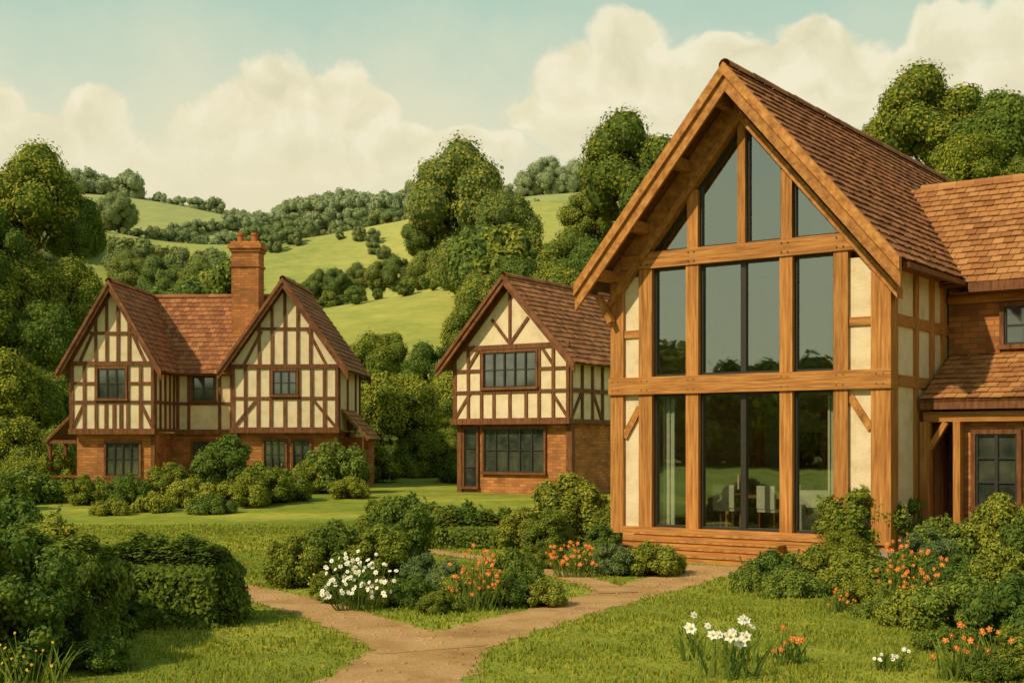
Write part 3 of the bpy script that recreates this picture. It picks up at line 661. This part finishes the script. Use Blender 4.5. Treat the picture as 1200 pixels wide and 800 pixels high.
for i in range(950):
    y=100+(520-100)*rng.random()**.85; px=rng.uniform(-80,780) if rng.random()<.92 else rng.uniform(780,1320); x=gx(px,y)
    if field(px,y): continue
    wt(x,y,rng.uniform(6,9.5)*(1.2 if 172<y<250 else 1))
def row(p0,p1,n,h):
    for i in range(n):
        f=i/(n-1); px=p0[0]+(p1[0]-p0[0])*f; y=p0[1]+(p1[1]-p0[1])*f; wt(gx(px,y)+rng.normal(0,1.5),y+rng.normal(0,2),h*rng.uniform(.6,1.25))
row((180,497),(330,500),20,6); row((340,492),(490,488),26,13); row((370,470),(480,470),18,12); row((0,500),(150,495),16,12)
row((300,303),(370,302),7,5.5); row((420,302),(490,302),6,5); row((190,452),(300,470),16,6); row((290,290),(350,280),7,5); row((150,270),(270,262),16,9)
row((400,285),(470,262),9,3.5); row((225,440),(330,470),10,9)
row((655,495),(700,495),6,7); row((360,160),(430,158),4,2.5); row((440,150),(540,146),8,2.2)
row((-50,800),(340,790),44,15); row((330,800),(720,800),44,15)
BW=bpy.data.objects.new('rear_tree_line',None); COL.objects.link(BW)
for i in range(80):
    a=rng.uniform(math.pi*.95,math.pi*1.75); R=rng.uniform(72,92); x=R*math.cos(a)*1.1-5; y=R*math.sin(a)
    wt(x,y,rng.uniform(8,15),BW)

# ---------------------------------------------------------------- shrubs
def bush(px,base,w,h,k='a',name='garden_shrub',z0=0.0):
    y=depth(base,z0); r=w/2/F*y*1.08; yy=y+r*.7
    x=gx(px,yy); z=float(hgt(x,yy)); hh=h/F*yy
    ratio=hh/r; j=0 if ratio<.95 else (1 if ratio<1.5 else 2)
    return obj(name,BUSH[k][j],(x,yy,z),random.uniform(0,6.28),(r,r*random.uniform(.85,1.1),hh/TALLS[j]))
S=bush
for a in [
 (30,600,110,42,'b'),(-10,605,90,50,'h'),(100,600,50,36,'a'),(150,600,60,36,'b'),(200,598,56,46,'a'),(225,602,60,34,'c'),(265,598,80,78,'b'),(305,600,80,50,'a'),(285,602,70,36,'c'),(335,598,60,38,'h'),(395,592,84,60,'b'),(360,592,54,40,'a'),(60,585,60,45,'a'),(10,575,70,40,'a'),(180,605,50,24,'c'),(130,607,50,20,'a'),(245,606,60,22,'b'),(410,596,50,26,'c'),
 (435,580,70,48,'a'),(470,575,60,42,'b'),(505,574,70,60,'a'),(545,580,64,42,'h'),(590,582,50,30,'a'),(625,585,80,72,'b'),(655,590,60,56,'a'),(690,588,60,60,'h'),(565,584,40,24,'c'),
 (668,642,100,86,'a'),(640,650,60,54,'h'),(730,645,76,62,'a'),(705,655,50,40,'b'),(590,640,90,44,'h'),(545,642,80,52,'b'),(515,640,70,46,'a'),(480,632,80,52,'b'),(455,628,70,46,'a'),(610,645,60,50,'a'),
 (720,676,60,38,'l'),(760,676,70,40,'a'),(690,672,60,32,'b'),(650,668,50,28,'a'),(785,672,40,26,'c'),
 (345,690,80,62,'a'),(395,688,100,76,'h'),(445,690,90,72,'a'),(465,680,84,96,'b'),(500,700,80,50,'l'),(530,704,70,42,'l'),(480,712,56,36,'b'),(560,712,80,46,'a'),(600,712,70,40,'b'),(635,712,60,32,'a'),(515,720,50,28,'a'),(420,708,90,38,'b'),(380,704,40,34,'a'),(450,712,50,34,'a'),(600,700,80,56,'h'),
 (1010,665,120,96,'a'),(1055,660,80,88,'b'),(985,668,60,50,'c'),(1110,668,90,60,'b'),(1175,672,96,92,'a'),(1210,680,80,88,'b'),(960,690,90,50,'a'),(905,690,90,42,'b'),(1005,700,90,50,'a'),(930,702,80,34,'b'),(1060,706,100,58,'a'),(1120,712,100,60,'b'),(1180,716,110,72,'a'),(1010,712,60,34,'c'),(875,694,60,28,'b'),(1090,690,70,70,'l'),
 (1130,745,110,66,'b'),(1190,765,120,86,'b'),(1075,738,90,44,'a'),(1215,800,110,66,'a'),(1105,765,70,30,'h'),(1150,800,80,34,'h'),(1030,726,60,26,'b')]:
    S(*a)
def hedge(name,cx,cy,rot,sx,sy,sz,n,size,mat,amp=.10):
    rng=np.random.default_rng(int(n+sx*10)); mb=MB()
    A_=np.array([sx*sz,sx*sz,sy*sz,sy*sz,sx*sy]); k=rng.choice(5,n,p=A_/A_.sum()); u=rng.uniform(-1,1,n); v=rng.uniform(-1,1,n)
    P=np.zeros((n,3));N=np.zeros((n,3))
    for f in range(5):
        m_=k==f
        if f<2: P[m_]=np.stack([u[m_]*sx/2,np.full(m_.sum(),(-1)**f*sy/2),(v[m_]+1)*sz/2],1); N[m_]=(0,(-1)**f,0)
        elif f<4: P[m_]=np.stack([np.full(m_.sum(),(-1)**f*sx/2),u[m_]*sy/2,(v[m_]+1)*sz/2],1); N[m_]=((-1)**f,0,0)
        else: P[m_]=np.stack([u[m_]*sx/2,v[m_]*sy/2,np.full(m_.sum(),sz)],1); N[m_]=(0,0,1)
    R=.38
    ex=np.clip(np.abs(P[:,0])-sx/2+R,0,R)/R; ey=np.clip(np.abs(P[:,1])-sy/2+R,0,R)/R; ez=np.clip(P[:,2]-sz+R,0,R)/R
    P[:,2]-=np.maximum(ex,ey)**2*ez*R*.55
    P[:,0]-=np.sign(P[:,0])*(ez**2*ex+ey**2*ex)*R*.35; P[:,1]-=np.sign(P[:,1])*(ez**2*ey+ex**2*ey)*R*.35
    d=amp*(np.sin(P[:,0]*4.1+P[:,2]*3)+np.sin(P[:,1]*5+P[:,0]*2.3+1)+np.sin(P[:,2]*6+P[:,0]*7)+.6*np.sin(P[:,0]*13+P[:,2]*11))*.6+rng.normal(0,.045,n)
    P+=N*d[:,None]
    V,Q=leafquads(P,N+np.array([0,-.1,.45]),size,rng); mb.add(V,Q,0)
    m2=rng.random(n)<.5; V,Q=leafquads(P[m2]-N[m2]*.09,N[m2]+np.array([0,-.1,.45]),size*1.3,rng); mb.add(V,Q,0)
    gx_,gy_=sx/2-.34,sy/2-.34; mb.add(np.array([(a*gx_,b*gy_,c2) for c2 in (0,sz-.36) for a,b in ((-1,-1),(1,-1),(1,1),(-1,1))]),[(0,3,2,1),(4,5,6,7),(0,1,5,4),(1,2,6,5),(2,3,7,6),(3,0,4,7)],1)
    return obj(name,mb.mesh(name,[mat,M['core'],M['bark']]),(cx,cy,0),rot)
hedge('clipped_hedge',gx(200,17.2),17.3,-.08,1.85,1.35,1.02,26000,.036,M['hedge'],.08)
hedge('clipped_hedge',gx(20,15.0),15.2,.05,2.2,1.7,1.2,28000,.040,M['hedge'],.14)
hedge('boundary_hedge',gx(545,29),29.8,-.05,4.2,1.0,.7,18000,.045,M['hedge'],.12)
for a in [(20,800,150,165,'b'),(85,775,100,125,'h'),(15,640,120,56,'b'),(-20,800,140,180,'a'),(120,790,80,44,'b'),(60,700,100,90,'a'),(110,690,60,60,'h'),(150,742,60,50,'h')]: S(*a)

# ---------------------------------------------------------------- flowers
def flowers(name,px,base,w,h,n,petal,fs,npet=5,blade=0,centre='yellow',green='leaf2',zlo=.35):
    y0=depth(base); rx=w/2/F*y0; hh=h/F*y0; rng=np.random.default_rng(int(px*7+base)); mb=MB()
    for i in range(n):
        a=rng.uniform(0,6.283); r=rng.random()**.5; x=rx*r*math.cos(a); y=rx*.6*r*math.sin(a); z=hh*rng.uniform(zlo,1.05)*(1-.3*r*r)
        if zlo<.5: y=-rx*.7*(1.05-z/hh)+rng.normal(0,.03)
        base_=np.array([x*.6,y*.6,0]); top=np.array([x,y,z]); limb(mb,base_,top,.006,.004,1,3,3,.01)
        nrm=np.array([rng.normal(0,.5),-1.0+rng.normal(0,.4),rng.uniform(.1,1.0)]); nrm/=np.linalg.norm(nrm)
        A1=np.cross(nrm,[0,0,1.]);A1/=np.linalg.norm(A1);B1=np.cross(nrm,A1); s=fs*rng.uniform(.7,1.2)
        for k in range(npet):
            an=6.283*k/npet+a; dv=A1*math.cos(an)+B1*math.sin(an); sd=-A1*math.sin(an)+B1*math.cos(an)
            mb.add([top,top+dv*s*.6+sd*s*.36+nrm*s*.10,top+dv*s*1.05+nrm*s*.02,top+dv*s*.6-sd*s*.36+nrm*s*.10],[(0,1,2,3)],0)
        mb.add(top+nrm*s*.12+SV*s*.24,SQ,2)
    for i in range(blade):
        a=rng.uniform(0,6.283); r=rng.random()**.5*.8; p=np.array([rx*r*math.cos(a),rx*.6*r*math.sin(a),0]); L=hh*rng.uniform(.4,.85)
        ln=np.array([rng.normal(0,.4),rng.normal(0,.4),1.0]); ww=.010
        d=np.array([1,0,0.]) ; mid=p+ln*L*.55+np.array([0,0,.03]); tip=p+ln*L
        mb.add([p-d*ww,p+d*ww,mid+d*ww,mid-d*ww,tip,tip+d*.002],[(0,1,2,3),(3,2,5,4)],1)
    return obj(name,mb.mesh(name,[M[petal],M[green],M[centre]]),(gx(px,y0),y0,0))
flowers('white_flower_bed',420,714,96,66,90,'white',.036,6)
flowers('orange_flower_bed',560,714,70,80,50,'orange',.036,5,20,'yellow')
flowers('orange_flower_bed',668,676,60,46,44,'orange',.042,5,20)
flowers('orange_flower_bed',1062,712,90,86,64,'orange',.036,5,20)
flowers('orange_flower_bed',985,716,50,30,14,'orange',.03,5,20)
flowers('white_daffodil',850,794,100,72,7,'white',.062,6,50,'yellow','leaf2',.62)
flowers('white_daffodil',868,776,44,58,5,'white',.058,6,24,'yellow','leaf2',.6)
flowers('white_daffodil',812,774,40,56,4,'white',.042,6,24,'yellow','leaf2',.5)
flowers('orange_poppy',922,778,60,44,11,'orange',.038,5,30,'yellow','leaf2',.4)
flowers('orange_poppy',1125,796,70,66,12,'orange',.036,5,40,'yellow','leaf2',.5)
flowers('orange_poppy',1170,792,60,62,11,'orange',.036,5,36,'yellow','leaf2',.5)
flowers('white_daisy',1045,785,60,30,10,'white',.022,6,30,'yellow','leaf2',.4)
flowers('yellow_wildflower',30,800,120,60,16,'yellow',.016,5,50,'yellow','leaf2')
flowers('yellow_wildflower',380,690,40,20,8,'yellow',.02,5,20)

# ---------------------------------------------------------------- world: sky with clouds
w=bpy.data.worlds.new('World'); scene.world=w; w.use_nodes=True; w.node_tree.nodes.clear(); t=NT(w.node_tree)
SUN_EL=math.radians(40); sd=Vector((-.74,-.60,0)).normalized()*math.cos(SUN_EL); sd.z=math.sin(SUN_EL)
sky=t.node('ShaderNodeTexSky',sky_type='NISHITA'); sky.sun_disc=False; sky.sun_elevation=SUN_EL; sky.sun_rotation=math.atan2(sd.x,sd.y)
tc=t.node('ShaderNodeTexCoord'); D=tc.outputs['Generated']; sx=t.node('ShaderNodeSeparateXYZ'); t.l.new(D,sx.inputs[0])
az=t.math('ARCTAN2',sx.outputs[0],sx.outputs[1]); hz=t.math('SQRT',t.math('ADD',t.math('MULTIPLY',sx.outputs[0],sx.outputs[0]),t.math('MULTIPLY',sx.outputs[1],sx.outputs[1])))
el=t.math('ARCTAN2',sx.outputs[2],hz)
cb=t.node('ShaderNodeCombineXYZ'); t.l.new(az,cb.inputs[0]); t.l.new(el,cb.inputs[1]); V=cb.outputs[0]
def warp(vec,sc,amp,det=4):
    n=t.noise(vec,sc,det,.55,'Color'); return t.vm('ADD',vec,t.vm('MULTIPLY',t.vm('SUBTRACT',n,(.5,.5,.5)),(amp,amp,0)))
Vw=warp(warp(V,11,.045,1),36,.030,4)
blobs=[(335,105,58,54),(285,130,58,42),(395,112,48,44),(240,150,42,32),(435,135,38,32),(330,175,150,42),
 (105,150,46,40),(50,160,50,32),(150,185,60,28),(-10,130,40,40),(-80,150,80,60),
 (740,62,62,48),(685,98,60,42),(625,135,40,28),(800,88,60,46),(850,70,40,32),(560,180,70,26),(720,140,130,40),(860,110,70,40),
 (950,50,56,42),(905,88,52,40),(1000,85,60,48),(965,110,110,50),
 (1125,48,55,44),(1190,45,46,44),(1075,85,48,40),(1250,70,80,60),(1130,110,120,55),(480,165,40,30)]
mn=None
for px,py,rx,ry in blobs:
    a=math.atan((px-600)/F); e=math.atan((520-py)/F*math.cos(a))
    d=t.vm('LENGTH',t.vm('MULTIPLY',t.vm('SUBTRACT',Vw,(a,e,0)),(F/rx*.95,F/ry,0)),out=1)
    mn=d if mn is None else t.math('MINIMUM',mn,d)
field_=t.math('SUBTRACT',1.0,mn)
gen=t.math('MULTIPLY',t.math('SUBTRACT',t.noise(t.vm('MULTIPLY',D,(1,1,2.2)),3.2,6,.6),.54),2.5)
away=t.maprange(t.math('ABSOLUTE',az),.55,.8)
field_=t.math('MAXIMUM',field_,t.math('SUBTRACT',t.math('MULTIPLY',gen,away),t.math('MULTIPLY',t.math('SUBTRACT',1.0,away),1.0)))
mask=t.maprange(field_,-.05,.22)
soft=t.maprange(el,.17,.26,.25,.90)
mask=t.math('MULTIPLY',mask,soft)
r1=t.noise(Vw,20,4,.5); r2=t.noise(t.vm('ADD',Vw,(.012,-.014,0)),20,4,.5)
rel=t.math('ADD',.62,t.math('MULTIPLY',t.math('SUBTRACT',r1,r2),1.8),clamp=True)
rel=t.math('SUBTRACT',rel,t.math('MULTIPLY',t.maprange(field_,.1,.9),.20))
ccol=t.ramp(rel,[(.1,(.76,.70,.46)),(.45,(.87,.79,.53)),(.75,(.95,.87,.63))])
wn=t.noise(V,7,5,.6)
base=t.ramp(t.math('ADD',el,t.math('MULTIPLY',t.math('SUBTRACT',wn,.5),.14)),[(0.0,(.84,.74,.46)),(.19,(.84,.77,.52)),(.26,(.73,.74,.54)),(.325,(.50,.65,.52)),(.42,(.33,.53,.45)),(1.0,(.20,.36,.37))])
skyc=t.mix(mask,base,ccol)
b1=t.node('ShaderNodeBackground'); t.l.new(skyc,b1.inputs[0]); b1.inputs[1].default_value=1.0
b2=t.node('ShaderNodeBackground'); t.l.new(sky.outputs[0],b2.inputs[0]); b2.inputs[1].default_value=.1
mx=t.node('ShaderNodeMixShader'); mx.inputs[0].default_value=.05; t.l.new(b1.outputs[0],mx.inputs[1]); t.l.new(b2.outputs[0],mx.inputs[2])
wo=t.node('ShaderNodeOutputWorld'); t.l.new(mx.outputs[0],wo.inputs[0])
# sun
L=bpy.data.lights.new('sun','SUN'); L.energy=4.1; L.angle=math.radians(1.2); L.color=(1,.83,.56)
so=bpy.data.objects.new('sun',L); COL.objects.link(so); so.rotation_euler=sd.to_track_quat('Z','Y').to_euler()
# camera
cam=bpy.data.cameras.new('camera'); co=bpy.data.objects.new('camera',cam); COL.objects.link(co)
co.location=(0,0,H); co.rotation_euler=(math.radians(90),0,0); cam.sensor_width=36; cam.lens=45; cam.shift_y=.1; cam.clip_end=8000; cam.clip_start=.1
scene.camera=co
scene.view_settings.view_transform='Standard'; scene.view_settings.look='None'; scene.view_settings.exposure=0
